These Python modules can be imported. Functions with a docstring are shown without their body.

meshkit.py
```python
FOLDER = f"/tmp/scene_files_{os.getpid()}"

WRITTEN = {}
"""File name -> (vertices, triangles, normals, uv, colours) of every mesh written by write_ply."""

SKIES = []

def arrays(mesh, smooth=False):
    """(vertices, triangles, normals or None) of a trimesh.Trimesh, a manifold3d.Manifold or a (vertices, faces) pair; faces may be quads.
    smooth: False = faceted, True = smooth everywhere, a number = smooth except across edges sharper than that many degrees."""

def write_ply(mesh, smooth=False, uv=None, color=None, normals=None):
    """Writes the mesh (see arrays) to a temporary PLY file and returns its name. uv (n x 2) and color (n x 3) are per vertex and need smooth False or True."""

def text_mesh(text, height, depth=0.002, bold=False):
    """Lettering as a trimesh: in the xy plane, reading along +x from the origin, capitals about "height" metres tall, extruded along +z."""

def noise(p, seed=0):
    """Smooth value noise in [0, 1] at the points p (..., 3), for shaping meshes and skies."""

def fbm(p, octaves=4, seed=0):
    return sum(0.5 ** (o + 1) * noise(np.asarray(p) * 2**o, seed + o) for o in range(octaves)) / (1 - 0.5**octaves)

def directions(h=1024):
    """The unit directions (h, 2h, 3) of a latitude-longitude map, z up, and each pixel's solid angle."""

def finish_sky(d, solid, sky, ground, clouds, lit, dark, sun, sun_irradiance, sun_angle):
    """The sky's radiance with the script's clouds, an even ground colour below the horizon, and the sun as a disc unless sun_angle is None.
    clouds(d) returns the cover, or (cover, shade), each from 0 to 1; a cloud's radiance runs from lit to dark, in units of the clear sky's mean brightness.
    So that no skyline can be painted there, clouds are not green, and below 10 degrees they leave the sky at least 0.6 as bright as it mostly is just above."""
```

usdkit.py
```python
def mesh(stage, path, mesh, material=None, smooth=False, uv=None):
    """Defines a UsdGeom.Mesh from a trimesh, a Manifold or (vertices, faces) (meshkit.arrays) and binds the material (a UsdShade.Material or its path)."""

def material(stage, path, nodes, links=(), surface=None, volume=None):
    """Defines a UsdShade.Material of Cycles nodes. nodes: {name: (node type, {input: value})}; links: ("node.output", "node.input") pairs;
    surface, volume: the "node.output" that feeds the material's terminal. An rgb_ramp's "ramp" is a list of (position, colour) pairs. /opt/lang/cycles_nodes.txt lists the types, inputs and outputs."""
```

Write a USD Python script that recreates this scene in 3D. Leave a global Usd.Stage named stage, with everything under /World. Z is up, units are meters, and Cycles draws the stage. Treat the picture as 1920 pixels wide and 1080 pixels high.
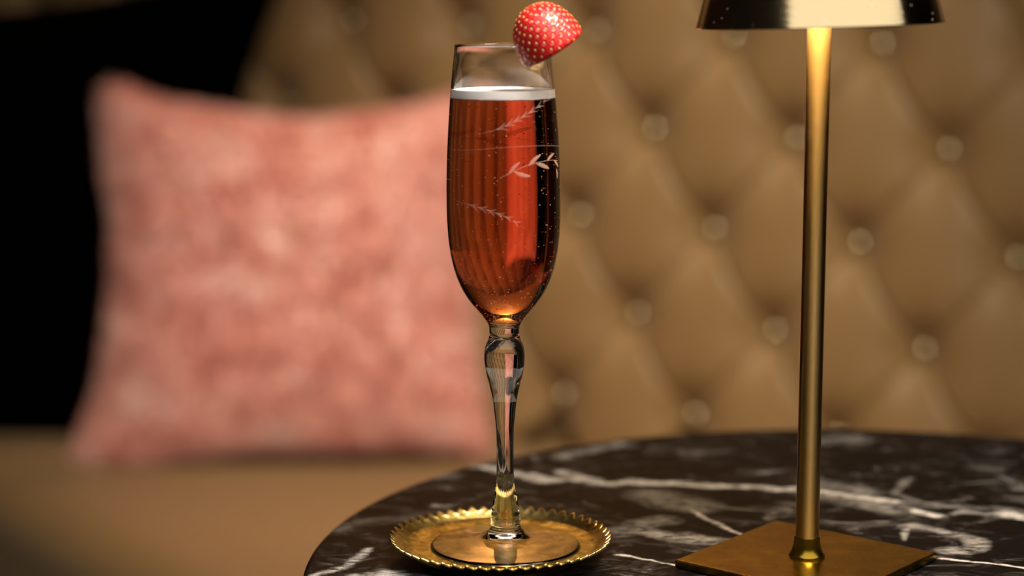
import math
import numpy as np
import trimesh
import manifold3d as m3
import meshkit
import usdkit
from scipy.interpolate import PchipInterpolator
from shapely.geometry import Polygon
from pxr import Usd, UsdGeom, UsdLux, UsdShade, Gf, Sdf, Vt

rng = np.random.default_rng(7)
stage = Usd.Stage.CreateInMemory()
UsdGeom.SetStageUpAxis(stage, "Z")
UsdGeom.SetStageMetersPerUnit(stage, 1.0)
UsdGeom.Xform.Define(stage, "/World")
UsdGeom.Scope.Define(stage, "/World/Looks")

# ------------------------------------------------------------------ camera, lights, exposure
TABLE_Z = 0.72
FOOT_Z = TABLE_Z + 0.0055          # what the flute stands on: the floor of the gilt dish
CAM_Z = FOOT_Z + 0.2387
cam = UsdGeom.Camera.Define(stage, "/World/camera")
cam.AddTranslateOp().Set(Gf.Vec3d(0, 0, CAM_Z))
cam.AddRotateXOp().Set(90 - 8.8)
cam.CreateHorizontalApertureAttr(36.0)
cam.CreateVerticalApertureAttr(20.25)
cam.CreateFocalLengthAttr(36.0 * 3640 / 1920)
cam.CreateFStopAttr(3.6)
cam.CreateFocusDistanceAttr(0.825)
cam.CreateClippingRangeAttr(Gf.Vec2f(0.02, 100))
cam.CreateExposureAttr(0.0)


def aim(prim, pos, target):
    m = Gf.Matrix4d().SetLookAt(Gf.Vec3d(*pos), Gf.Vec3d(*target), Gf.Vec3d(0, 0, 1)).GetInverse()
    UsdGeom.Xformable(prim).AddTransformOp().Set(m)


def rect_light(name, pos, target, w, h, radiance, color):
    l = UsdLux.RectLight.Define(stage, "/World/" + name)
    aim(l, pos, target)
    l.CreateWidthAttr(w), l.CreateHeightAttr(h), l.CreateIntensityAttr(radiance), l.CreateColorAttr(Gf.Vec3f(*color))
    return l


def disk_light(name, pos, target, r, radiance, color):
    l = UsdLux.DiskLight.Define(stage, "/World/" + name)
    aim(l, pos, target)
    l.CreateRadiusAttr(r), l.CreateIntensityAttr(radiance), l.CreateColorAttr(Gf.Vec3f(*color))
    return l


# the big softbox above and before the table, and the warm ceiling spot over the sofa
softbox = UsdLux.RectLight.Define(stage, "/World/softbox_light")
softbox.AddTranslateOp().Set(Gf.Vec3d(0.60, -0.65, 1.80))
softbox.CreateWidthAttr(3.0), softbox.CreateHeightAttr(2.1), softbox.CreateIntensityAttr(1.8), softbox.CreateColorAttr(Gf.Vec3f(1.0, 0.93, 0.83))
spot = UsdLux.SphereLight.Define(stage, "/World/sofa_light")
aim(spot, (0.15, 0.80, 2.40), (0.0, 2.08, 0.56))
spot.CreateRadiusAttr(0.06), spot.CreateIntensityAttr(1060.0), spot.CreateColorAttr(Gf.Vec3f(1.0, 0.84, 0.66))
shaping = UsdLux.ShapingAPI.Apply(spot.GetPrim())
shaping.CreateShapingConeAngleAttr(16.5), shaping.CreateShapingConeSoftnessAttr(1.0)
disk_light("wall_light", (-0.12, 2.72, 2.43), (-0.12, 3.05, 2.25), 0.06, 800.0, (1.0, 0.56, 0.22))
disk_light("table_light", (0.23, 0.60, 1.44), (0.03, 0.80, 0.80), 0.13, 54.0, (1.0, 0.90, 0.80))

# ------------------------------------------------------------------ helpers
TAKEN = {}


def path_of(name, parent=None):
    base = (str(parent.GetPath()) if parent is not None else "/World") + "/"
    k = TAKEN.get(base + name, -1) + 1
    TAKEN[base + name] = k
    return base + name + (f"_{k:03d}" if k else "")


def say(prim, label=None, category=None, group=None, kind=None):
    for k, v in (("label", label), ("category", category), ("group", group), ("kind", kind)):
        if v:
            prim.SetCustomDataByKey(k, v)
    return prim


def thing(name, label, category, loc=(0, 0, 0), group=None, kind=None):
    x = UsdGeom.Xform.Define(stage, path_of(name))
    x.AddTranslateOp().Set(Gf.Vec3d(*map(float, loc)))
    return say(x.GetPrim(), label, category, group, kind)


def put(name, mesh, mat, parent=None, smooth=30, label=None, category=None, group=None, kind=None):
    p = usdkit.mesh(stage, path_of(name, parent), mesh, M[mat], smooth=smooth).GetPrim()
    return say(p, label, category, group, kind)


def raw(name, v, f, n, mat, parent=None, label=None, category=None, kind=None):
    """A mesh with its own normals."""
    m = UsdGeom.Mesh.Define(stage, path_of(name, parent))
    f = np.asarray(f, np.int32)
    m.CreatePointsAttr(Vt.Vec3fArray.FromNumpy(np.asarray(v, np.float32)))
    m.CreateFaceVertexCountsAttr(Vt.IntArray.FromNumpy(np.full(len(f), f.shape[1], np.int32)))
    m.CreateFaceVertexIndicesAttr(Vt.IntArray.FromNumpy(f.ravel()))
    m.CreateSubdivisionSchemeAttr("none")
    m.CreateNormalsAttr(Vt.Vec3fArray.FromNumpy(np.asarray(n, np.float32)))
    m.SetNormalsInterpolation("vertex")
    UsdShade.MaterialBindingAPI.Apply(m.GetPrim()).Bind(M[mat])
    return say(m.GetPrim(), label, category, None, kind)


def grid_faces(nu, nv, wrap=False):
    """Quads of an nu x nv grid of points (row major); wrap closes the second direction."""
    i, j = np.meshgrid(np.arange(nu - 1), np.arange(nv if wrap else nv - 1), indexing="ij")
    k = (j + 1) % nv
    return np.stack([i * nv + j, i * nv + k, (i + 1) * nv + k, (i + 1) * nv + j], -1).reshape(-1, 4)


def lathe(profile, seg=96):
    """Closed solid of revolution of (r, z) points from the axis round to the axis."""
    p = np.asarray(profile, float)
    a = np.arange(seg) * 2 * np.pi / seg
    v = np.stack([p[:, :1] * np.cos(a), p[:, :1] * np.sin(a), np.broadcast_to(p[:, 1:], (len(p), seg))], -1).reshape(-1, 3)
    q = grid_faces(len(p), seg, True)
    m = trimesh.Trimesh(v, np.vstack([q[:, [0, 1, 2]], q[:, [0, 2, 3]]]), process=False)
    m.merge_vertices()
    m.update_faces(m.nondegenerate_faces())
    m.remove_unreferenced_vertices()
    trimesh.repair.fix_normals(m)
    return m


def rounded_plate(poly, z0, z1, r, n=5):
    """Prism of a convex polygon with rounded upper and lower edges."""
    pts = []
    for k in range(n + 1):
        t = k / n * math.pi / 2
        ring = np.array(poly.buffer(-r).buffer(r * math.cos(t) + 1e-6, quad_segs=8).exterior.coords)
        for z in (z1 - r + r * math.sin(t), z0 + r - r * math.sin(t)):
            pts.append(np.column_stack([ring, np.full(len(ring), z)]))
    return trimesh.convex.convex_hull(np.vstack(pts))


def place(mesh, loc, rz=0):
    m = mesh.copy()
    m.apply_transform(trimesh.transformations.rotation_matrix(rz, [0, 0, 1]))
    m.apply_translation(loc)
    return m


def ribbon(points, widths, thick):
    """A tapering flat strip with thickness along a 3D polyline lying on the flute's wall; outward is away from the z axis."""
    p = np.asarray(points, float)
    t = np.gradient(p, axis=0)
    t /= np.linalg.norm(t, axis=1, keepdims=True)
    o = p * [1, 1, 0]
    o /= np.linalg.norm(o, axis=1, keepdims=True)
    s = np.cross(o, t)
    w = np.asarray(widths, float)[:, None] / 2
    rows = [p - s * w, p - s * w * 0.5 + o * thick, p + s * w * 0.5 + o * thick, p + s * w]
    v = np.stack(rows, 1).reshape(-1, 3)
    q = grid_faces(len(p), 4)
    return trimesh.Trimesh(v, np.vstack([q[:, [0, 1, 2]], q[:, [0, 2, 3]]]), process=False)


# ------------------------------------------------------------------ materials
M = {}


def mat(name, nodes, links=(), surface="p.BSDF", volume=None):
    M[name] = usdkit.material(stage, "/World/Looks/" + name, nodes, links, surface=surface, volume=volume)


def plain(name, color, rough=0.5, **kw):
    mat(name, {"p": ("principled_bsdf", {"base_color": color, "roughness": rough, **kw})})


def metal(name, color, rough, grain=(900, 900, 40), strength=0.08, specks=0.0):
    """Brushed brass: fine stretched relief, roughness that wanders, a few dust specks."""
    nodes = {
        "g": ("geometry", {}),
        "mp": ("mapping", {"scale": grain}),
        "n": ("noise_texture", {"scale": 1.0, "detail": 3.0}),
        "b": ("bump", {"strength": strength, "distance": 0.0004}),
        "n2": ("noise_texture", {"scale": 70.0, "detail": 4.0}),
        "r": ("map_range", {"from_min": 0.3, "from_max": 0.7, "to_min": rough * 0.85, "to_max": rough * 1.2}),
        "v": ("voronoi_texture", {"scale": 260.0}),
        "vr": ("map_range", {"from_min": 0.05, "from_max": 0.09, "to_min": specks, "to_max": 0.0, "clamp": True}),
        "c": ("mix", {"color1": color, "color2": (0.75, 0.68, 0.55)}),
        "me": ("math", {"math_type": "subtract", "value1": 1.0}),
        "p": ("principled_bsdf", {"metallic": 1.0}),
    }
    links = [("g.position", "mp.vector"), ("mp.vector", "n.vector"), ("n.fac", "b.height"), ("b.normal", "p.normal"), ("g.position", "n2.vector"), ("n2.fac", "r.value"),
             ("r.result", "p.roughness"), ("g.position", "v.vector"), ("v.distance", "vr.value"), ("vr.result", "c.fac"), ("c.color", "p.base_color"), ("vr.result", "me.value2"), ("me.value", "p.metallic")]
    mat(name, nodes, links)


metal("shade_brass", (0.56, 0.45, 0.27), 0.12, (60, 60, 1500), 0.05, 0.8)
mat("pole_brass", {"g": ("geometry", {}), "mp": ("mapping", {"scale": (1600, 1600, 30)}), "n": ("noise_texture", {"scale": 1.0, "detail": 2.0}), "b": ("bump", {"strength": 0.06, "distance": 0.0004}),
                   "t": ("tangent", {"direction_type": "radial", "axis": "z"}), "p": ("principled_bsdf", {"metallic": 1.0, "base_color": (0.50, 0.33, 0.12), "roughness": 0.33, "anisotropic": 0.85, "anisotropic_rotation": 0.25})},
    [("g.position", "mp.vector"), ("mp.vector", "n.vector"), ("n.fac", "b.height"), ("b.normal", "p.normal"), ("t.tangent", "p.tangent")])
metal("plate_brass", (0.30, 0.19, 0.02), 0.25, (200, 900, 900), 0.06, 0.25)
mat("well_gilt", {"g": ("geometry", {}), "n": ("noise_texture", {"scale": 420.0, "detail": 4.0, "roughness": 0.6}), "b": ("bump", {"strength": 0.5, "distance": 0.0006}),
                  "n2": ("noise_texture", {"scale": 210.0, "detail": 5.0, "roughness": 0.65}), "c": ("rgb_ramp", {"ramp": [(0.32, (0.11, 0.08, 0.015)), (0.5, (0.29, 0.24, 0.065)), (0.66, (0.56, 0.47, 0.16))]}),
                  "p": ("principled_bsdf", {"metallic": 1.0, "roughness": 0.38})},
    [("g.position", "n.vector"), ("g.position", "n2.vector"), ("n.fac", "b.height"), ("b.normal", "p.normal"), ("n2.fac", "c.fac"), ("c.color", "p.base_color")])
metal("dish_gilt", (0.86, 0.66, 0.24), 0.25, (500, 500, 500), 0.5, 0.0)
plain("shade_lining", (0.8, 0.72, 0.55), 0.5)
mat("led", {"e": ("emission", {"color": (1.0, 0.76, 0.46), "strength": 95.0})}, surface="e.emission")

mat("glass", {"p": ("glass_bsdf", {"color": (1, 1, 1), "roughness": 0.0, "IOR": 1.5})})
mat("drink", {"p": ("glass_bsdf", {"color": (1, 1, 1), "roughness": 0.0, "IOR": 1.34 / 1.5}), "a": ("absorption_volume", {"color": (0.88, 0.34, 0.02), "density": 62.0})}, volume="a.volume")
mat("foam", {"n": ("noise_texture", {"scale": 2500.0, "detail": 2.0}), "g": ("geometry", {}), "b": ("bump", {"strength": 0.4, "distance": 0.0003}), "p": ("principled_bsdf", {"base_color": (1.0, 0.96, 0.93), "roughness": 0.6})},
    [("g.position", "n.vector"), ("n.fac", "b.height"), ("b.normal", "p.normal")])
mat("bubble", {"d": ("principled_bsdf", {"base_color": (1, 0.9, 0.75), "roughness": 0.25}), "t": ("transparent_bsdf", {}), "m": ("mix_closure", {"fac": 0.9})}, [("t.BSDF", "m.closure1"), ("d.BSDF", "m.closure2")], surface="m.closure")
mat("engraved", {"d": ("principled_bsdf", {"base_color": (0.62, 0.38, 0.31), "roughness": 0.7}), "t": ("transparent_bsdf", {}), "m": ("mix_closure", {"fac": 0.36})}, [("t.BSDF", "m.closure1"), ("d.BSDF", "m.closure2")], surface="m.closure")

mat("berry_skin", {"g": ("geometry", {}), "n": ("noise_texture", {"scale": 120.0, "detail": 3.0}), "c": ("mix", {"color1": (0.50, 0.008, 0.012), "color2": (0.68, 0.03, 0.03)}),
                   "p": ("principled_bsdf", {"roughness": 0.38, "specular_ior_level": 0.3, "subsurface_weight": 0.1, "subsurface_scale": 0.002, "subsurface_radius": (1, 0.15, 0.1), "coat_weight": 1.0, "coat_roughness": 0.24})},
    [("g.position", "n.vector"), ("n.fac", "c.fac"), ("c.color", "p.base_color")])
mat("berry_flesh", {"g": ("geometry", {}), "n": ("noise_texture", {"scale": 300.0, "detail": 3.0}), "c": ("mix", {"color1": (0.55, 0.03, 0.02), "color2": (0.85, 0.22, 0.12)}),
                    "p": ("principled_bsdf", {"roughness": 0.2, "coat_weight": 0.6})}, [("g.position", "n.vector"), ("n.fac", "c.fac"), ("c.color", "p.base_color")])
plain("berry_seed", (0.70, 0.40, 0.12), 0.3)

# black marble: the veins' course is an attribute of the mesh, grain and clouds are noise
mat("marble", {
    "g": ("geometry", {}), "at": ("attribute", {"attribute": "vein"}),
    "mp": ("mapping", {"scale": (38, 62, 1), "rotation": (0, 0, 0.35)}),
    "n": ("noise_texture", {"scale": 1.0, "detail": 9.0, "roughness": 0.70, "distortion": 1.2}),
    "cl": ("rgb_ramp", {"ramp": [(0.0, (0.0016, 0.0014, 0.0015)), (0.51, (0.003, 0.0027, 0.0028)), (0.60, (0.022, 0.020, 0.019)), (0.70, (0.12, 0.113, 0.108)), (0.87, (0.32, 0.30, 0.29)), (1.0, (0.35, 0.33, 0.32))]}),
    "mp2": ("mapping", {"scale": (150, 330, 1), "rotation": (0, 0, -0.25)}),
    "n2": ("noise_texture", {"scale": 1.0, "detail": 5.0, "roughness": 0.7}),
    "r2": ("map_range", {"from_min": 0.38, "from_max": 0.60, "to_min": 0.03, "to_max": 1.1, "clamp": True}),
    "mu": ("math", {"math_type": "multiply", "use_clamp": True}),
    "c": ("mix", {"color2": (0.36, 0.345, 0.325)}),
    "p": ("principled_bsdf", {"roughness": 0.40, "ior": 1.10})},
    [("g.position", "mp.vector"), ("mp.vector", "n.vector"), ("n.fac", "cl.fac"), ("g.position", "mp2.vector"), ("mp2.vector", "n2.vector"), ("n2.fac", "r2.value"), ("r2.result", "mu.value1"),
     ("at.fac", "mu.value2"), ("mu.value", "c.fac"), ("cl.color", "c.color1"), ("c.color", "p.base_color")])
plain("black_metal", (0.02, 0.018, 0.016), 0.4, metallic=0.6)

mat("sofa_velvet", {"g": ("geometry", {}), "n": ("noise_texture", {"scale": 900.0, "detail": 2.0}), "b": ("bump", {"strength": 0.2, "distance": 0.0005}),
                    "p": ("principled_bsdf", {"base_color": (0.30, 0.180, 0.070), "roughness": 0.5, "sheen_weight": 0.25, "sheen_tint": (0.9, 0.75, 0.6), "sheen_roughness": 0.4})},
    [("g.position", "n.vector"), ("n.fac", "b.height"), ("b.normal", "p.normal")])
plain("button_satin", (0.45, 0.37, 0.20), 0.2, metallic=0.85)
mat("pink_plush", {"g": ("geometry", {}), "n": ("noise_texture", {"scale": 21.0, "detail": 3.0, "roughness": 0.5}),
                   "c": ("rgb_ramp", {"ramp": [(0.30, (0.74, 0.30, 0.23)), (0.5, (0.90, 0.49, 0.40)), (0.70, (0.96, 0.66, 0.57))]}),
                   "p": ("principled_bsdf", {"roughness": 0.8, "sheen_weight": 0.4, "sheen_tint": (1.0, 0.75, 0.7)})},
    [("g.position", "n.vector"), ("n.fac", "c.fac"), ("c.color", "p.base_color")])
plain("black_velvet", (0.0009, 0.0008, 0.0008), 0.9, specular_ior_level=0.0)
plain("wall_paint", (0.012, 0.009, 0.007), 0.9)
plain("warm_wall", (0.62, 0.44, 0.25), 0.8)
plain("floor_wood", (0.030, 0.018, 0.010), 0.5)
plain("dark_wood", (0.02, 0.012, 0.007), 0.45)

# ------------------------------------------------------------------ the room
def box(x0, y0, z0, x1, y1, z1):
    b = trimesh.creation.box([x1 - x0, y1 - y0, z1 - z0])
    b.apply_translation([(x0 + x1) / 2, (y0 + y1) / 2, (z0 + z1) / 2])
    return b


X0, X1, Y0, Y1, H = -1.3, 3.4, -2.2, 3.05, 2.45
for nm, b, mt in (("floor", box(X0 - .1, Y0 - .1, -.1, X1 + .1, Y1 + .1, 0), "floor_wood"), ("ceiling", box(X0 - .1, Y0 - .1, H, X1 + .1, Y1 + .1, H + .1), "wall_paint"),
                  ("wall_back", box(X0, Y1, 0, X1, Y1 + .1, H), "warm_wall"), ("wall_front", box(X0, Y0 - .1, 0, X1, Y0, H), "wall_paint"),
                  ("wall_left", box(X0 - .1, Y0, 0, X0, Y1, H), "wall_paint"), ("wall_right", box(X1, Y0, 0, X1 + .1, Y1, H), "wall_paint")):
    put(nm, b, mt, smooth=False, kind="structure")

# ------------------------------------------------------------------ sofa with a diamond-tufted back
SEAT_Z = CAM_Z - 0.525
O = np.array([-0.1944, 2.4002, CAM_Z - 0.0434])
U = np.array([0.0730, -0.0433, -0.0022])       # half a column
V = np.array([-0.0089, 0.0008, -0.1054])       # one row down
N = np.cross(V, U)
N /= np.linalg.norm(N)
if N[1] > 0:
    N = -N
sofa = thing("sofa", "mustard brown velvet sofa with a deep diamond-buttoned back, behind the marble table", "sofa")


def back_height(fa, fb):
    sa, sb = np.sin(np.pi * fa), np.sin(np.pi * fb)
    d2 = np.minimum(fa, 1 - fa) ** 2 + np.minimum(fb, 1 - fb) ** 2
    return 0.009 * np.power(np.clip(sa * sb, 0, 1), 0.6) + 0.009 * (sa * sa + sb * sb - sa * sa * sb * sb) + 0.023 * (1 - np.exp(-d2 / 0.035))


def back_point(a, b, h):
    c, r = a + b, a - b
    return O + c[..., None] * U + r[..., None] * V + h[..., None] * N


CMIN, CMAX, RMIN, RMAX = -8, 15, -1, 5
corner = lambda c, r, h: O + c * U + r * V + h * N
hull = [corner(c, r, h) for c in (CMIN - 1.2, CMAX + 1.2) for r in (RMIN - 1.0, RMAX - 0.15) for h in (-0.02, -0.12)]
backrest = put("backrest", trimesh.convex.convex_hull(hull), "sofa_velvet", sofa, smooth=False)
G = 17
ga, gb = np.meshgrid(np.linspace(0, 1, G), np.linspace(0, 1, G), indexing="ij")
for ia in range(-12, 16):
    for ib in range(-12, 16):
        c, r = ia + ib + 1, ia - ib              # the middle of the diamond
        if not (CMIN <= c <= CMAX and RMIN <= r <= RMAX):
            continue
        if (corner(c, r, 0)[2]) < SEAT_Z - 0.02:
            continue
        v = back_point(ia + ga, ib + gb, back_height(ga, gb))
        e = 1e-3
        fa, fb = np.clip(ga, e, 1 - e), np.clip(gb, e, 1 - e)
        da = back_point(ia + fa + e, ib + fb, back_height(fa + e, fb)) - back_point(ia + fa - e, ib + fb, back_height(fa - e, fb))
        db = back_point(ia + fa, ib + fb + e, back_height(fa, fb + e)) - back_point(ia + fa, ib + fb - e, back_height(fa, fb - e))
        n = np.cross(da, db)
        n /= np.linalg.norm(n, axis=-1, keepdims=True)
        q = grid_faces(G, G)
        if n[8, 8] @ N < 0:
            n = -n
        else:
            q = q[:, ::-1]
        # the skirt that closes the pad against the board behind it
        ring = np.concatenate([np.arange(G), np.arange(1, G) * G + G - 1, (G - 1) * G + np.arange(G - 2, -1, -1), np.arange(G - 2, 0, -1) * G])
        v2, n2 = v.reshape(-1, 3), n.reshape(-1, 3)
        low = v2[ring] - 0.021 * N
        k = len(ring)
        s0, s1 = np.arange(k), (np.arange(k) + 1) % k
        skirt = np.stack([ring[s0], ring[s1], G * G + s1, G * G + s0], 1)
        raw("tuft", np.vstack([v2, low]), np.vstack([q, skirt]), np.vstack([n2, n2[ring]]), "sofa_velvet", backrest)
bt = lathe([(0, -0.006), (0.009, -0.006), (0.0115, -0.002), (0.0118, 0.001), (0.0105, 0.0045), (0.007, 0.0072), (0.003, 0.0083), (0, 0.0085)], 24)
T = np.eye(4)
ex = U / np.linalg.norm(U)
T[:3, 0], T[:3, 1], T[:3, 2] = ex, np.cross(N, ex), N
for r in range(RMIN, RMAX + 1):
    for c in range(CMIN, CMAX + 1):
        if (c + r) % 2 == 0 and corner(c, r, 0)[2] > SEAT_Z + 0.02:
            b = bt.copy()
            b.apply_transform(T)
            b.apply_translation(corner(c, r, 0.006))
            put("button", b, "button_satin", backrest, smooth=50)
back_line = lambda x, h: (O + ((x - O[0]) / U[0]) * U + h * N)[:2]
seat_poly = Polygon([(-0.95, 2.55), (-0.522, 1.965), (-0.322, 1.69), (-0.22, 1.585), (0.0, 1.45), (1.0, 0.86), tuple(back_line(1.15, 0.02)), tuple(back_line(-0.85, 0.02))])
seat = rounded_plate(seat_poly.convex_hull, SEAT_Z - 0.17, SEAT_Z, 0.05, 7)
put("seat_cushion", seat, "sofa_velvet", sofa, smooth=40)
put("plinth", rounded_plate(seat_poly.convex_hull.buffer(-0.05), 0.002, SEAT_Z - 0.171, 0.01), "dark_wood", sofa, smooth=30)

# ------------------------------------------------------------------ cushions
def curve(pts, n):
    p = np.asarray(pts, float)
    s = np.concatenate([[0], np.cumsum(np.linalg.norm(np.diff(p, axis=0), axis=1))])
    return PchipInterpolator(s / s[-1], p)(np.linspace(0, 1, n))


def cushion(top, right, bottom, left, thick, n, lean, loc, scale, lump=0.0, seed=3):
    """Two puffed faces over a Coons patch of the outline. Returns the mesh and (points, normals) of its front face."""
    t, r, b, l = (curve(c, n) for c in (top, right, bottom, left))
    u, w = np.meshgrid(np.linspace(0, 1, n), np.linspace(0, 1, n), indexing="xy")
    u3, w3 = u[..., None], w[..., None]
    xy = (1 - w3) * t[None] + w3 * b[None] + (1 - u3) * l[:, None] + u3 * r[:, None] - ((1 - u3) * (1 - w3) * t[0] + u3 * (1 - w3) * t[-1] + (1 - u3) * w3 * b[0] + u3 * w3 * b[-1])
    xy *= scale
    uu, ww = 2 * u - 1, 2 * w - 1
    d = thick * np.power(np.clip((1 - uu ** 4) * (1 - ww ** 4), 0, 1), 0.55) * (1 - 0.25 * (uu * uu + ww * ww) / 2) + 0.003
    out = []
    L = math.radians(lean)
    Z, B = np.array([0, math.sin(L), math.cos(L)]), np.array([0, -math.cos(L), math.sin(L)])
    for side in (1, -1):
        dd = d * side
        if lump:
            q = np.stack([xy[..., 0], xy[..., 1], np.full(u.shape, side * 5.0)], -1)
            dd = dd + side * lump * (meshkit.fbm(q * 38, 3, seed) - 0.5) * np.clip(d / thick * 3, 0, 1)
        out.append(xy[..., :1] * np.array([1.0, 0, 0]) + xy[..., 1:] * Z + dd[..., None] * B)
    q = grid_faces(n, n)
    front = trimesh.Trimesh(out[0].reshape(-1, 3), np.vstack([q[:, [0, 1, 2]], q[:, [0, 2, 3]]]), process=False)
    ring = np.concatenate([np.arange(n), np.arange(1, n) * n + n - 1, (n - 1) * n + np.arange(n - 2, -1, -1), np.arange(n - 2, 0, -1) * n])
    k, s0 = n * n, np.arange(len(ring))
    s1 = (s0 + 1) % len(ring)
    qq = np.vstack([q, q[:, ::-1] + k, np.stack([ring[s0], ring[s1], ring[s1] + k, ring[s0] + k], 1)])
    m = trimesh.Trimesh(np.vstack([o.reshape(-1, 3) for o in out]), np.vstack([qq[:, [0, 1, 2]], qq[:, [0, 2, 3]]]), process=False)
    trimesh.repair.fix_normals(m)
    m.apply_translation([0, 0, -m.bounds[0, 2]])
    return m


PINK = dict(top=[(-0.197, 0.409), (-0.175, 0.403), (-0.142, 0.388), (-0.066, 0.375), (0.017, 0.365), (0.099, 0.371), (0.17, 0.386), (0.213, 0.401)],
            right=[(0.213, 0.401), (0.205, 0.357), (0.199, 0.275), (0.199, 0.216), (0.202, 0.157), (0.209, 0.087), (0.226, 0.009)],
            bottom=[(-0.228, -0.004), (-0.182, -0.005), (-0.117, 0.004), (-0.018, 0.015), (0.064, 0.016), (0.158, 0.018), (0.226, 0.009)],
            left=[(-0.197, 0.409), (-0.195, 0.369), (-0.191, 0.322), (-0.182, 0.263), (-0.181, 0.204), (-0.186, 0.145), (-0.194, 0.087), (-0.207, 0.046), (-0.228, -0.004)])
pm = cushion(**PINK, thick=0.066, n=110, lean=10, loc=None, scale=1.016, lump=0.010)
pillow = thing("pink_pillow", "fluffy salmon pink square pillow standing on the sofa seat, left of the flute", "pillow", (-0.2562, 2.113, SEAT_Z + 0.001))
put("cover", pm, "pink_plush", pillow, smooth=True)
pts, fi = trimesh.sample.sample_surface(pm, 30000, seed=5)
nn = pm.face_normals[fi]
lay = np.stack([meshkit.fbm(pts * 30 + s, 2, 11 + s) - 0.5 for s in range(3)], -1) * 2.2 + [0, 0, -0.25]
d1 = nn + lay * 0.55
d1 /= np.linalg.norm(d1, axis=1, keepdims=True)
ln = (0.008 + 0.006 * rng.random(len(pts)))[:, None]
cv = np.stack([pts - nn * 0.001, pts + nn * ln * 0.4 + d1 * ln * 0.1, pts + nn * ln * 0.55 + d1 * ln * 0.45], 1)
cv[..., 2] = np.maximum(cv[..., 2], 0.0005)
hair = UsdGeom.BasisCurves.Define(stage, path_of("plush_pile", pillow))
hair.CreateTypeAttr("linear")
hair.CreatePointsAttr(Vt.Vec3fArray.FromNumpy(cv.reshape(-1, 3).astype(np.float32)))
hair.CreateCurveVertexCountsAttr(Vt.IntArray.FromNumpy(np.full(len(pts), 3, np.int32)))
hair.CreateWidthsAttr(Vt.FloatArray.FromNumpy(np.tile(np.array([0.0016, 0.0013, 0.0006], np.float32), len(pts))))
hair.SetWidthsInterpolation("vertex")
UsdShade.MaterialBindingAPI.Apply(hair.GetPrim()).Bind(M["pink_plush"])
say(hair.GetPrim(), kind="stuff")

BLACK = dict(top=[(-0.285, 0.515), (-0.193, 0.498), (-0.063, 0.511), (0.015, 0.52), (0.099, 0.534), (0.197, 0.554), (0.286, 0.572)],
             right=[(0.286, 0.572), (0.270, 0.534), (0.245, 0.462), (0.226, 0.392), (0.216, 0.272), (0.228, 0.116), (0.262, 0.004)],
             bottom=[(-0.262, 0.0), (-0.115, 0.004), (0.0, 0.003), (0.14, 0.004), (0.262, 0.004)],
             left=[(-0.285, 0.515), (-0.255, 0.402), (-0.245, 0.272), (-0.246, 0.116), (-0.262, 0.0)])
bm = cushion(**BLACK, thick=0.060, n=60, lean=14, loc=None, scale=0.984)
black = thing("black_cushion", "large plain black velvet cushion leaning on the sofa back behind the pink pillow", "cushion", (-0.5529, 2.243, SEAT_Z + 0.001))
put("cover", bm, "black_velvet", black, smooth=True)
rim_i = np.array([])
pipe_pts = np.vstack([curve(BLACK["top"], 60), curve(BLACK["right"], 60)[1:], curve(BLACK["bottom"], 60)[::-1][1:], curve(BLACK["left"], 60)[::-1][1:-1]]) * 0.984
L14 = math.radians(14)
pp = np.column_stack([pipe_pts[:, 0], pipe_pts[:, 1] * math.sin(L14), pipe_pts[:, 1] * math.cos(L14)])
pp[:, 2] -= pp[:, 2].min() - 0.0045


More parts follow.
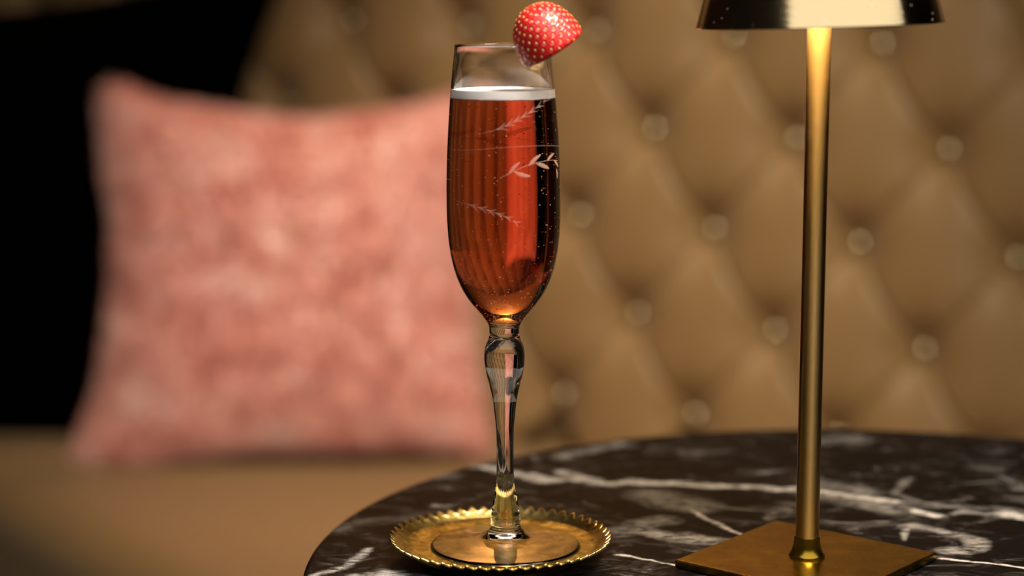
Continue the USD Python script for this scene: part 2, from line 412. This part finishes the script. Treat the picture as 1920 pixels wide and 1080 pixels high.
def tube(p, r, sides=8, closed=True):
    p = np.asarray(p, float)
    t = np.roll(p, -1, 0) - np.roll(p, 1, 0) if closed else np.gradient(p, axis=0)
    t /= np.linalg.norm(t, axis=1, keepdims=True)
    a = np.cross(t, [0, 1.0, 0.02])
    a /= np.linalg.norm(a, axis=1, keepdims=True)
    b = np.cross(t, a)
    g = np.arange(sides) * 2 * np.pi / sides
    v = p[:, None] + r * (np.cos(g)[None, :, None] * a[:, None] + np.sin(g)[None, :, None] * b[:, None])
    n = len(p)
    q = grid_faces(n + 1, sides, True) % (n * sides) if closed else grid_faces(n, sides, True)
    m = trimesh.Trimesh(v.reshape(-1, 3), np.vstack([q[:, [0, 1, 2]], q[:, [0, 2, 3]]]), process=False)
    trimesh.repair.fix_normals(m)
    return m


put("piping", tube(pp, 0.004), "black_velvet", black, smooth=True)

# ------------------------------------------------------------------ marble table
TC = np.array([0.1701, 0.8045])
TR = 0.2588
table = thing("marble_table", "round black marble side table with white veins, carrying the flute and the lamp", "table", (TC[0], TC[1], 0))
# course of the veins on the slab: (points in metres, half width, strength)
VEINS = [
    ([(-.0223, .9763), (-.0126, .973), (-.0076, .9685), (.0019, .9646), (.0142, .951), (.0276, .9478), (.0444, .9414), (.0586, .9435), (.0725, .9398), (.0929, .9372), (.1164, .9341), (.1395, .9279), (.1639, .9173), (.185, .905)], .0042, 1.5),
    ([(.028, .9652), (.0311, .9586), (.0406, .9457)], .0045, 1.3),
    ([(.0845, .8886), (.0894, .8765), (.0956, .8647), (.1025, .8506), (.112, .83)], .0016, 1.1),
    ([(.0474, .8172), (.0553, .8116), (.063, .8061), (.0702, .8015), (.085, .793)], .0013, 1.3),
    ([(.0674, .9168), (.0757, .9069), (.0863, .8972)], .012, .55), ([(.0582, .855), (.0674, .8489), (.0791, .8446), (.0892, .8386)], .0060, .8),
    ([(.153, .9425), (.1611, .9351), (.173, .9248)], .009, .55), ([(.1495, .9198), (.1619, .9088), (.1735, .902), (.1844, .8924)], .010, .55),
    ([(.1913, .8895), (.1953, .8858), (.199, .883)], .0045, 1.5), ([(.2106, .8858), (.22, .883), (.2286, .8793)], .004, .9), ([(.2322, .882), (.2393, .8756), (.26, .865)], .006, 1.5),
    ([(.1821, .8647), (.1786, .8585), (.1743, .8429)], .0018, .8), ([(.181, .8629), (.1919, .8567), (.202, .848), (.2095, .8353), (.2041, .8262), (.1886, .8229)], .0045, .75),
    ([(.1845, .8116), (.2018, .8069), (.2189, .7976), (.24, .788)], .0014, 1.4), ([(.1995, .951), (.1928, .9351), (.1867, .9198), (.1975, .9069), (.215, .89)], .0025, .5),
    ([(.2481, .9553), (.2535, .93), (.262, .91)], .003, .45), ([(-.0617, .8262), (-.0641, .8213), (-.0726, .8007), (-.0864, .7885)], .0022, 1.0), ([(-.0671, .7855), (-.0538, .7885), (-.0379, .784)], .005, 1.2),
    ([(-.0381, .8972), (-.0342, .8962), (-.0289, .8972)], .0035, .8), ([(.0253, .9983), (.0428, 1.0138), (.0623, 1.0249)], .006, .7), ([(.1669, 1.0311), (.1779, 1.0362), (.1897, 1.0374)], .008, .6),
    ([(-.0692, .9425), (-.0535, .9478), (-.0297, .9553)], .006, .35), ([(-.078, .8603), (-.0643, .8738), (-.0496, .8765)], .006, .35), ([(.0483, .8515), (.0564, .8647), (.0693, .8738)], .008, .45),
    ([(.185, .905), (.215, .897), (.25, .886)], .004, .5), ([(.02, .66), (.12, .69), (.25, .67), (.36, .70)], .003, 1.0), ([(.10, .74), (.17, .72), (.30, .76)], .0016, .9),
]
seg = 760
rr = np.concatenate([np.linspace(0, TR - 0.003, 230), TR - 0.003 + 0.003 * np.sin(np.linspace(0, np.pi / 2, 6)[1:])])
rz = np.concatenate([np.zeros(230), -0.003 + 0.003 * np.cos(np.linspace(0, np.pi / 2, 6)[1:])])
rr = np.concatenate([rr, [TR, TR - 0.002, 0.02]])
rz = np.concatenate([rz, [-0.020, -0.022, -0.022]])
ang = np.arange(seg) * 2 * np.pi / seg
px, py = rr[:, None] * np.cos(ang), rr[:, None] * np.sin(ang)
pz = np.broadcast_to(rz[:, None], px.shape) + TABLE_Z
P3 = np.stack([px, py, pz], -1)
wx = np.stack([px + TC[0], py + TC[1], np.zeros_like(px)], -1)
warp = np.stack([meshkit.fbm(wx * 70, 4, 21) - .5, meshkit.fbm(wx * 70, 4, 31) - .5], -1)
vein = np.zeros(px.shape)
for pts_, w_, s_ in VEINS:
    q2 = wx[..., :2] + warp * min(0.012, w_ * 2.2 + 0.003)
    best = np.full(px.shape, 9.0)
    for a_, b_ in zip(np.array(pts_)[:-1], np.array(pts_)[1:]):
        ab = b_ - a_
        t_ = np.clip(((q2 - a_) @ ab) / (ab @ ab), 0, 1)
        best = np.minimum(best, np.linalg.norm(q2 - a_ - t_[..., None] * ab, axis=-1))
    vein = np.maximum(vein, (s_ if s_ > 0.9 else 0.68 * s_) * np.clip(1.25 - best / w_, 0, 1) ** 0.8)
qf = grid_faces(len(rr), seg, True)
nz = np.zeros_like(P3)
dr, dz = np.gradient(rr), np.gradient(rz)
nz[..., 0], nz[..., 1], nz[..., 2] = -dz[:, None] * np.cos(ang), -dz[:, None] * np.sin(ang), dr[:, None]
nz[:230] = (0, 0, 1)
nz /= np.linalg.norm(nz, axis=-1, keepdims=True) + 1e-12
top = raw("tabletop", P3.reshape(-1, 3), qf[:, ::-1], nz.reshape(-1, 3), "marble", table)
UsdGeom.PrimvarsAPI(top).CreatePrimvar("vein", Sdf.ValueTypeNames.FloatArray, "vertex").Set(Vt.FloatArray.FromNumpy(vein.ravel().astype(np.float32)))
put("pedestal", lathe([(0, 0.02), (0.035, 0.02), (0.026, 0.05), (0.022, 0.1), (0.022, 0.66), (0.05, 0.69), (0.09, 0.697), (0.09, 0.6975), (0, 0.6975)], 48), "black_metal", table)
put("foot_plate", lathe([(0, 0.001), (0.19, 0.001), (0.192, 0.004), (0.19, 0.010), (0.05, 0.0198), (0, 0.0198)], 64), "black_metal", table)

# ------------------------------------------------------------------ gilt scalloped dish
GC = np.array([-0.0028, 0.8132])                      # where the flute's axis stands
DC = np.array([-0.0050, 0.8132])
dish = thing("gilt_dish", "small round gilt metal dish with a scalloped rim under the flute", "dish", (DC[0], DC[1], TABLE_Z + 0.0002))
NS, SEG = 54, 54 * 12
a_ = np.arange(SEG) * 2 * np.pi / SEG


def dish_ring(r, z, amp, zamp):
    w = 0.5 + 0.5 * np.cos(NS * a_)
    rad = r + amp * (w ** 0.7 - 0.5)
    return np.stack([rad * np.cos(a_), rad * np.sin(a_), z + zamp * (w ** 0.7 - 0.5)], -1)


inner = [(0.0002, 0.0052, 0, 0), (0.03, 0.0052, 0, 0), (0.0375, 0.0053, 0, 0), (0.0400, 0.0056, 0, 0), (0.0420, 0.0064, 0, 0), (0.0436, 0.0075, .0001, .0001), (0.0448, 0.0085, .0006, .0003), (0.0458, 0.0093, .0017, .0010), (0.0465, 0.0096, .0022, .0016), (0.0470, 0.0094, .0022, .0016)]
outer = [(0.0470, 0.0086, .0022, .0016), (0.0461, 0.0082, .0015, .0009), (0.0447, 0.0073, .0008, .0003), (0.0430, 0.0060, .0002, 0), (0.0412, 0.0048, 0, 0), (0.0396, 0.0040, 0, 0), (0.037, 0.0036, 0, 0), (0.033, 0.0034, 0, 0), (0.0325, 0.0, 0, 0), (0.0300, 0.0, 0, 0), (0.0295, 0.0034, 0, 0), (0.0002, 0.0034, 0, 0)]


def loft(rows):
    v = np.vstack([dish_ring(*r) for r in rows])
    q = grid_faces(len(rows), SEG, True)
    return trimesh.Trimesh(v, np.vstack([q[:, [0, 1, 2]], q[:, [0, 2, 3]]])[:, ::-1], process=False)


put("well", loft(inner[:5]), "well_gilt", dish, smooth=True)
put("scalloped_rim", loft(inner[4:] + outer[:5]), "dish_gilt", dish, smooth=50)
put("underside", loft(outer[4:]), "dish_gilt", dish, smooth=40)

# ------------------------------------------------------------------ the flute
PROF = np.array([(19.9, 214.92), (20.0, 213.89), (21.01, 204.33), (21.69, 197.47), (22.68, 185.03), (23.43, 174.41), (23.85, 163.79), (24.06, 153.67), (24.04, 146.0), (23.68, 136.72), (22.89, 129.46), (21.67, 123.08), (20.04, 117.38), (17.4, 111.53), (14.11, 106.49), (11.06, 102.96), (8.63, 99.97), (7.25, 97.9), (6.52, 96.29), (6.35, 93.53), (6.92, 90.6), (7.89, 88.45), (8.58, 85.22), (8.66, 82.67), (7.85, 75.96), (6.55, 70.85), (5.13, 64.34), (4.31, 56.99), (3.77, 51.03), (3.63, 41.51), (3.7, 33.42), (3.93, 29.18), (4.65, 23.27), (5.62, 18.3), (6.16, 14.03), (6.5, 11.6), (6.55, 10.6), (6.3, 9.6), (6.6, 8.2), (8.0, 6.5), (11.0, 5.0), (16.0, 3.6), (22.0, 2.5), (28.0, 1.6), (31.2, 1.05), (32.2, 0.80), (32.5, 0.52), (32.42, 0.25), (32.0, 0.08), (29.0, 0.3), (25.0, 0.7), (20.0, 1.2), (14.0, 2.1), (9.0, 3.2), (5.0, 4.1), (0.02, 4.5)]) / 1000
INNER = np.array([(0.02, 97.2), (2.6, 97.4), (4.6, 98.2), (6.6, 100.1), (9.1, 103.2), (12.3, 107.0), (15.9, 112.1), (18.7, 118.0), (20.45, 124.0), (21.75, 130.4), (22.6, 137.5), (22.98, 146.0), (23.05, 154.0), (22.85, 164.0), (22.45, 174.6), (21.72, 185.2), (20.75, 197.6), (20.1, 204.4), (19.15, 213.8), (19.15, 214.9), (19.3, 215.25), (19.55, 215.4), (19.8, 215.25)]) / 1000


def resample(p, step=0.0009):
    s = np.concatenate([[0], np.cumsum(np.linalg.norm(np.diff(p, axis=0), axis=1))])
    n = int(s[-1] / step)
    return np.column_stack([PchipInterpolator(s, p[:, k])(np.linspace(0, s[-1], n)) for k in (0, 1)])


inner_p, outer_p = resample(INNER), resample(PROF, 0.0008)
LIQ, FOAM = 0.1931, 0.1966            # how high the drink and its foam stand; below LIQ the wall of the bowl meets the liquid
full = np.vstack([inner_p, outer_p])
LEAN = -0.0055
SEGG = 144
aa = np.arange(SEGG) * 2 * np.pi / SEGG


def lean(v):
    v = np.array(v, float)
    v[..., 0] += LEAN * np.maximum(v[..., 2] - 0.01, 0)
    return v


tang = np.gradient(full, axis=0)
pn = np.column_stack([-tang[:, 1], tang[:, 0]])
pn /= np.linalg.norm(pn, axis=1, keepdims=True)
if pn[len(inner_p) + 40][0] < 0:
    pn = -pn
flute = thing("champagne_flute", "tall clear glass flute with engraved sprigs, holding a rosy drink, on the gilt dish", "glass", (GC[0], GC[1], FOOT_Z + 0.0001))


def flute_part(name, i0, i1):
    p, n = full[i0:i1], pn[i0:i1]
    v = np.stack([p[:, :1] * np.cos(aa), p[:, :1] * np.sin(aa), np.broadcast_to(p[:, 1:], (len(p), SEGG))], -1)
    nn_ = np.stack([n[:, :1] * np.cos(aa), n[:, :1] * np.sin(aa), np.broadcast_to(n[:, 1:], (len(p), SEGG))], -1)
    return raw(name, lean(v).reshape(-1, 3), grid_faces(len(p), SEGG, True)[:, ::-1], nn_.reshape(-1, 3), "glass", flute)


o0 = len(inner_p)
k_stem = o0 + int(np.argmin(np.abs(outer_p[:, 1] - 0.0963)))
k_foot = o0 + int(np.argmin(np.abs(outer_p[:, 1] - 0.0096)))
flute_part("bowl", int(np.argmax((inner_p[:, 1] > FOAM))), k_stem + 1)
flute_part("stem", k_stem, k_foot + 1)
flute_part("foot", k_foot, len(full))

radius_at = PchipInterpolator(PROF[:35][::-1, 1], PROF[:35][::-1, 0])
inner_at = PchipInterpolator(INNER[:19, 1], INNER[:19, 0])


def on_wall(phi, z, out=0.00004):
    """Points on the outer wall: phi from straight at the room's front (towards -y), positive to +x."""
    phi, z = np.asarray(phi, float), np.asarray(z, float)
    r = radius_at(z) + out
    return lean(np.stack([r * np.sin(phi), -r * np.cos(phi), z], -1))


def phi_of(x_mm, z):
    return np.arcsin(np.clip(np.asarray(x_mm) / 1000 / radius_at(np.asarray(z)), -0.999, 0.999))


def stroke(p0, p1, bend, w, n=7, flip=1):
    """An engraved line or leaf from p0 to p1, given as (mm across, mm above the dish)."""
    p0, p1 = np.array(p0, float), np.array(p1, float)
    t = np.linspace(0, 1, n)
    d = p1 - p0
    nrm = np.array([-d[1], d[0]])
    q = p0 + t[:, None] * d + (np.sin(np.pi * t) * bend)[:, None] * nrm
    phi = phi_of(q[:, 0], q[:, 1] / 1000)
    if flip < 0:
        phi = math.pi - phi
    prof = np.sin(np.pi * (0.06 + 0.88 * t)) ** 0.8 if w > 0 else np.ones(n)
    return ribbon(on_wall(phi, q[:, 1] / 1000), abs(w) / 1000 * prof + 0.00004, 0.00005)


def sprig(stem, leaves, flip=1):
    parts = [stroke(a, b, 0.04, -0.16, 6, flip) for a, b in zip(stem[:-1], stem[1:])]
    parts += [stroke(a, b, bend, w, 8, flip) for a, b, bend, w in leaves]
    return trimesh.util.concatenate(parts)


S = 0.2245     # millimetres per pixel at the bowl


def mm(x, y):
    return ((x - 942.3) * S + 0.0, 1000 * (0.2387 - 0.795 * math.tan(math.radians(8.8) + math.atan((y - 540) / 3640))))


def needle_sprig(pts, length, n, w):
    pts = [mm(*p) for p in pts]
    c = curve(pts, 40)
    leaves = []
    for k in range(n):
        i = int(8 + 30 * k / (n - 1))
        t = c[min(i + 1, 39)] - c[i - 1]
        t /= np.linalg.norm(t)
        for s in (1, -1):
            nrm = np.array([-t[1], t[0]]) * s
            leaves.append((tuple(c[i]), tuple(c[i] + (0.93 * t + 0.36 * nrm) * length * (1 - 0.3 * k / n)), -0.08 * s, w))
    return sprig([tuple(p) for p in c[::6]], leaves)


put("engraved_sprig", needle_sprig([(906, 250), (935, 241), (962, 228), (990, 212), (1008, 200), (1018, 192)], 4.6, 7, 0.34), "engraved", flute, smooth=False)
lv = lambda a, b, w, bend=0.05: (mm(*a), mm(*b), bend, w)
put("engraved_sprig", sprig([mm(*p) for p in [(936, 333), (952, 325), (970, 316), (990, 309), (1012, 304), (1032, 303), (1043, 306)]],
                            [lv((953, 324), (973, 303), 1.3), lv((962, 320), (992, 330), 1.7, -0.05), lv((990, 309), (1011, 291), 1.6), lv((1003, 307), (1026, 318), 1.7), lv((1023, 303), (1036, 291), 1.3), lv((1036, 304), (1044, 318), 1.2), lv((1040, 320), (1042, 340), 1.0)]), "engraved", flute, smooth=False)
put("engraved_sprig", needle_sprig([(856, 380), (880, 384), (905, 390), (930, 398), (950, 406), (962, 413)], 4.6, 6, 0.24), "engraved", flute, smooth=False)
ring_phi = np.linspace(-math.pi, math.pi, 200)
ring_z = 0.1735 + 0.0011 * np.sin(ring_phi * 2 + 0.6)
put("engraved_line", ribbon(on_wall(ring_phi, ring_z), np.full(200, 0.00013), 0.00004), "engraved", flute, smooth=False)
put("engraved_sprig", sprig([(-14, 172.0), (-8, 174.0), (-2, 175.0), (5, 174)], [((-12, 172.8), (-6, 178), .05, 1.6), ((-6, 174.5), (1, 171), .05, 1.8), ((0, 174.8), (6, 179), .05, 1.7)], -1), "engraved", flute, smooth=False)

# ------------------------------------------------------------------ the drink
drink = thing("sparkling_drink", "rosy amber sparkling drink with white foam, filling the flute", "drink", (GC[0], GC[1], FOOT_Z + 0.0001))
lc = resample(INNER[:19], 0.0007)
lc = lc[lc[:, 1] < LIQ - 0.0002]
lp = [(0.0, lc[0, 1])] + [tuple(x) for x in lc[1:]] + [(float(inner_at(LIQ - 0.0001)) - 0.00004, LIQ - 0.0001), (0.0, LIQ - 0.0001)]
lm = lathe(lp, 144)
lm.vertices = lean(lm.vertices)
put("liquid", lm, "drink", drink, smooth=45)
ft, nf = [], 160
an = np.arange(nf) * 2 * np.pi / nf
wob = 0.00022 * (meshkit.noise(np.stack([np.cos(an) * 19, np.sin(an) * 19, an * 0], -1), 5) - 0.5) * 2
ri, rf = float(inner_at(LIQ)) - 0.00002, float(inner_at(FOAM)) - 0.00003
rows = [(0.0, LIQ, 0), (0.015, LIQ, 0), (ri - 0.0012, LIQ + 0.0001, 0.2), (ri, LIQ + 0.0002, 0.8), (ri, LIQ + 0.0009, .2), (rf, FOAM - 0.0006, 0), (rf - 0.0002, FOAM + 0.0001, 0.3), (rf - 0.0020, FOAM - 0.0004, 0.2), (0.010, FOAM - 0.0005, 0), (0.0, FOAM - 0.0005, 0)]
fv = np.vstack([np.stack([max(r, 1e-5) * np.cos(an), max(r, 1e-5) * np.sin(an), z + k * wob], -1) for r, z, k in rows])
fq = grid_faces(len(rows), nf, True)
fm = trimesh.Trimesh(lean(fv), np.vstack([fq[:, [0, 1, 2]], fq[:, [0, 2, 3]]]), process=False)
trimesh.repair.fix_normals(fm)
put("foam", fm, "foam", drink, smooth=60)
bub = []
ico = trimesh.creation.icosphere(1, 1.0)
for k in range(620):
    if k < 430:
        z = rng.uniform(0.108, LIQ - 0.001)
        r = (inner_at(z) - 0.0006) * (rng.random() ** 0.35)
        s = rng.uniform(0.00011, 0.00026)
        th = rng.uniform(0, 2 * math.pi)
    else:
        z = 0.1000 + abs(rng.normal(0, 0.006))
        r = max(inner_at(min(max(z, 0.098), 0.19)) - 0.0007, 0.0005) * (rng.random() ** 0.5)
        s = rng.uniform(0.0001, 0.00022)
        th = rng.uniform(0, 2 * math.pi)
    bub.append(ico.vertices * s + lean(np.array([r * math.cos(th), r * math.sin(th), z])))
bm_ = trimesh.Trimesh(np.vstack(bub), np.vstack([ico.faces + k * len(ico.vertices) for k in range(len(bub))]), process=False)
put("bubbles", bm_, "bubble", drink, smooth=True, kind="stuff")

# ------------------------------------------------------------------ the strawberry on the rim
RIM = 0.2153
axis = np.array([-0.515, -0.13, 0.85])
axis /= np.linalg.norm(axis)
BC = np.array([0.0198, -0.0115, RIM - 0.0018])         # the middle of the cut, from the flute's foot
BR, BH = 0.0140, 0.0203
nu, nv_ = 120, 220
th = np.linspace(0, math.pi / 2, nu)
prof_r = BR * np.cos(th) ** 0.86 * (1 + 0.05 * np.sin(2 * th))
prof_h = BH * np.sin(th) ** 1.05
prof_r = prof_r * (1 - 0.06 * np.exp(-(prof_h / 0.0008) ** 1.5))
va = np.arange(nv_) * 2 * np.pi / nv_
body = np.stack([prof_r[:, None] * np.cos(va), prof_r[:, None] * np.sin(va), np.broadcast_to(prof_h[:, None], (nu, nv_))], -1)
# seeds in a spiral over the dome
ns = 190
kk = np.arange(ns) + 0.5
sh = kk / ns
st = np.arcsin(np.clip(sh, 0, 1) ** 0.95)
sa_ = kk * 2.399963
f_r, f_h = PchipInterpolator(th, prof_r), PchipInterpolator(th, prof_h)
sp = np.stack([f_r(st) * np.cos(sa_), f_r(st) * np.sin(sa_), f_h(st)], -1)
flat = body.reshape(-1, 3)
from scipy.spatial import cKDTree
dist = cKDTree(sp).query(flat)[0]
cen = np.array([0, 0, BH * 0.3])
dirn = (flat - cen) / np.linalg.norm(flat - cen, axis=1, keepdims=True)
flat = flat - dirn * (0.00042 * np.exp(-(dist / 0.00062) ** 2))[:, None] + dirn * (0.00018 * np.exp(-((dist - 0.0012) / 0.0006) ** 2))[:, None]
flat = flat + dirn * (0.0006 * (meshkit.fbm(flat * 120, 2, 9) - 0.5))[:, None]
flat[:nv_, 2] = 0
q = grid_faces(nu, nv_, True)
tri = np.vstack([q[:, [0, 1, 2]], q[:, [0, 2, 3]], [[0, (i + 1), i] for i in range(1, nv_ - 1)]])
skin = trimesh.Trimesh(flat, tri, process=False)
skin.merge_vertices(digits_vertex=8)
skin.update_faces(skin.nondegenerate_faces())
skin.remove_unreferenced_vertices()
trimesh.repair.fix_normals(skin)
ez = axis
exx = np.cross([0, 1.0, 0], ez)
exx /= np.linalg.norm(exx)
Bt = np.eye(4)
Bt[:3, 0], Bt[:3, 1], Bt[:3, 2], Bt[:3, 3] = exx, np.cross(ez, exx), ez, BC
skin.apply_transform(Bt)
MF = lambda m: m3.Manifold(m3.Mesh(np.asarray(m.vertices, np.float32), np.asarray(m.faces, np.uint32)))
rim_x = LEAN * RIM
shell = (m3.Manifold.cylinder(0.05, 0.0226, 0.02015, 200) - m3.Manifold.cylinder(0.05, 0.0205, 0.01895, 200)).translate((rim_x, 0, RIM + 0.00035 - 0.05))
berry = MF(skin) - shell
bmsh = berry.to_mesh()
bv, bf = np.array(bmsh.vert_properties[:, :3], float), np.array(bmsh.tri_verts)
tm = trimesh.Trimesh(bv, bf, process=False)
cent = tm.triangles_center
hh = (cent - BC) @ axis
rad = np.linalg.norm(cent[:, :2] - [rim_x, 0], axis=1)
fn = tm.face_normals
rdir = (cent[:, :2] - [rim_x, 0]) / rad[:, None]
slit = (np.abs((fn[:, :2] * rdir).sum(1)) > 0.985) & (cent[:, 2] < RIM + 0.0004) & (np.minimum(np.abs(rad - np.interp(cent[:, 2], [RIM - .05, RIM + .00035], [.0226, .02015])), np.abs(rad - np.interp(cent[:, 2], [RIM - .05, RIM + .00035], [.0205, .01895]))) < 6e-5)
slit |= (np.abs(cent[:, 2] - RIM - 0.00035) < 2e-5) & (np.abs(fn[:, 2]) > 0.99)
cut = slit | ((hh < 2e-5) & (fn @ axis < -0.95))
strawberry = thing("strawberry", "bright red strawberry with its top cut off, slit onto the rim of the flute", "strawberry", (GC[0], GC[1], FOOT_Z + 0.0001))
for nm, sel, mt, sm in (("skin", ~cut, "berry_skin", 40), ("cut_flesh", cut, "berry_flesh", 30)):
    sub = trimesh.Trimesh(bv, bf[sel], process=False)
    sub.remove_unreferenced_vertices()
    put(nm, sub, mt, strawberry, smooth=sm, label="moist paler red cut faces" if nm == "cut_flesh" else None)
seed_m = trimesh.creation.icosphere(1, 1.0)
sv = []
sf = []
for k in range(ns):
    p = sp[k]
    n = (p - cen) / np.linalg.norm(p - cen)
    wpos = (Bt @ np.append(p - n * 0.00010, 1))[:3]
    rp = math.hypot(wpos[0] - rim_x, wpos[1])
    if (0.0187 < rp < 0.0209 and wpos[2] < RIM + 0.001) or p[2] < 0.0005:
        continue
    up = np.array([0, 0, 1.0]) - n * n[2]
    up /= np.linalg.norm(up) + 1e-9
    sd = np.cross(up, n)
    loc = seed_m.vertices @ np.stack([sd * 0.00046, up * 0.00070, n * 0.00036])
    sv.append((loc + p - n * 0.00012) @ Bt[:3, :3].T + BC)
    sf.append(seed_m.faces + len(seed_m.vertices) * (len(sv) - 1))
put("seeds", trimesh.Trimesh(np.vstack(sv), np.vstack(sf), process=False), "berry_seed", strawberry, smooth=True, kind="stuff")

# ------------------------------------------------------------------ the table lamp
LC = np.array([0.1261, 0.8035])
lamp = thing("table_lamp", "slender brass table lamp with a square base and cone shade, right of the flute", "lamp", (LC[0], LC[1], TABLE_Z + 0.0002))
h = 0.0405
sq = Polygon([(-h, -h), (h, -h), (h, h), (-h, h)])
put("base_plate", place(rounded_plate(sq, 0, 0.0036, 0.0009, 4), (0, 0, 0), math.radians(45 + 5.5)), "plate_brass", lamp, smooth=35)
put("collar", lathe([(0.0, 0.0036), (0.0077, 0.0036), (0.0078, 0.0042), (0.0074, 0.0049), (0.0066, 0.0062), (0.0060, 0.0080), (0.00565, 0.0100), (0.0055, 0.0122), (0.0053, 0.0126), (0.0, 0.0126)], 72), "plate_brass", lamp, smooth=40)
put("pole", lathe([(0.0, 0.0126), (0.00492, 0.0126), (0.00496, 0.015), (0.00496, 0.258), (0.0, 0.258)], 64), "pole_brass", lamp)
ZB = 0.2286


def tilt(m):
    """The shade hangs a little out of true."""
    m.apply_transform(trimesh.transformations.rotation_matrix(math.radians(-1.7), [0, 1, 0], [0, 0, ZB]))
    return m


put("shade", tilt(lathe([(0.0495, ZB + 0.0006), (0.0498, ZB), (0.0503, ZB), (0.0505, ZB + 0.0004), (0.0338, ZB + 0.060), (0.0325, ZB + 0.062), (0.0, ZB + 0.0625), (0.0, ZB + 0.0615), (0.0322, ZB + 0.061), (0.0332, ZB + 0.0595), (0.0495, ZB + 0.0006)], 160)), "shade_brass", lamp, smooth=35)
put("reflector", tilt(lathe([(0.0490, ZB + 0.002), (0.0328, ZB + 0.0588), (0.0318, ZB + 0.0592), (0.0485, ZB + 0.002), (0.0490, ZB + 0.002)], 96)), "shade_lining", lamp, smooth=35, label="pale inner lining of the shade")
put("light_ring", lathe([(0.0075, ZB + 0.030), (0.030, ZB + 0.030), (0.030, ZB + 0.036), (0.0075, ZB + 0.036), (0.0075, ZB + 0.030)], 64), "led", lamp, smooth=30, label="glowing lamp disc inside the shade")
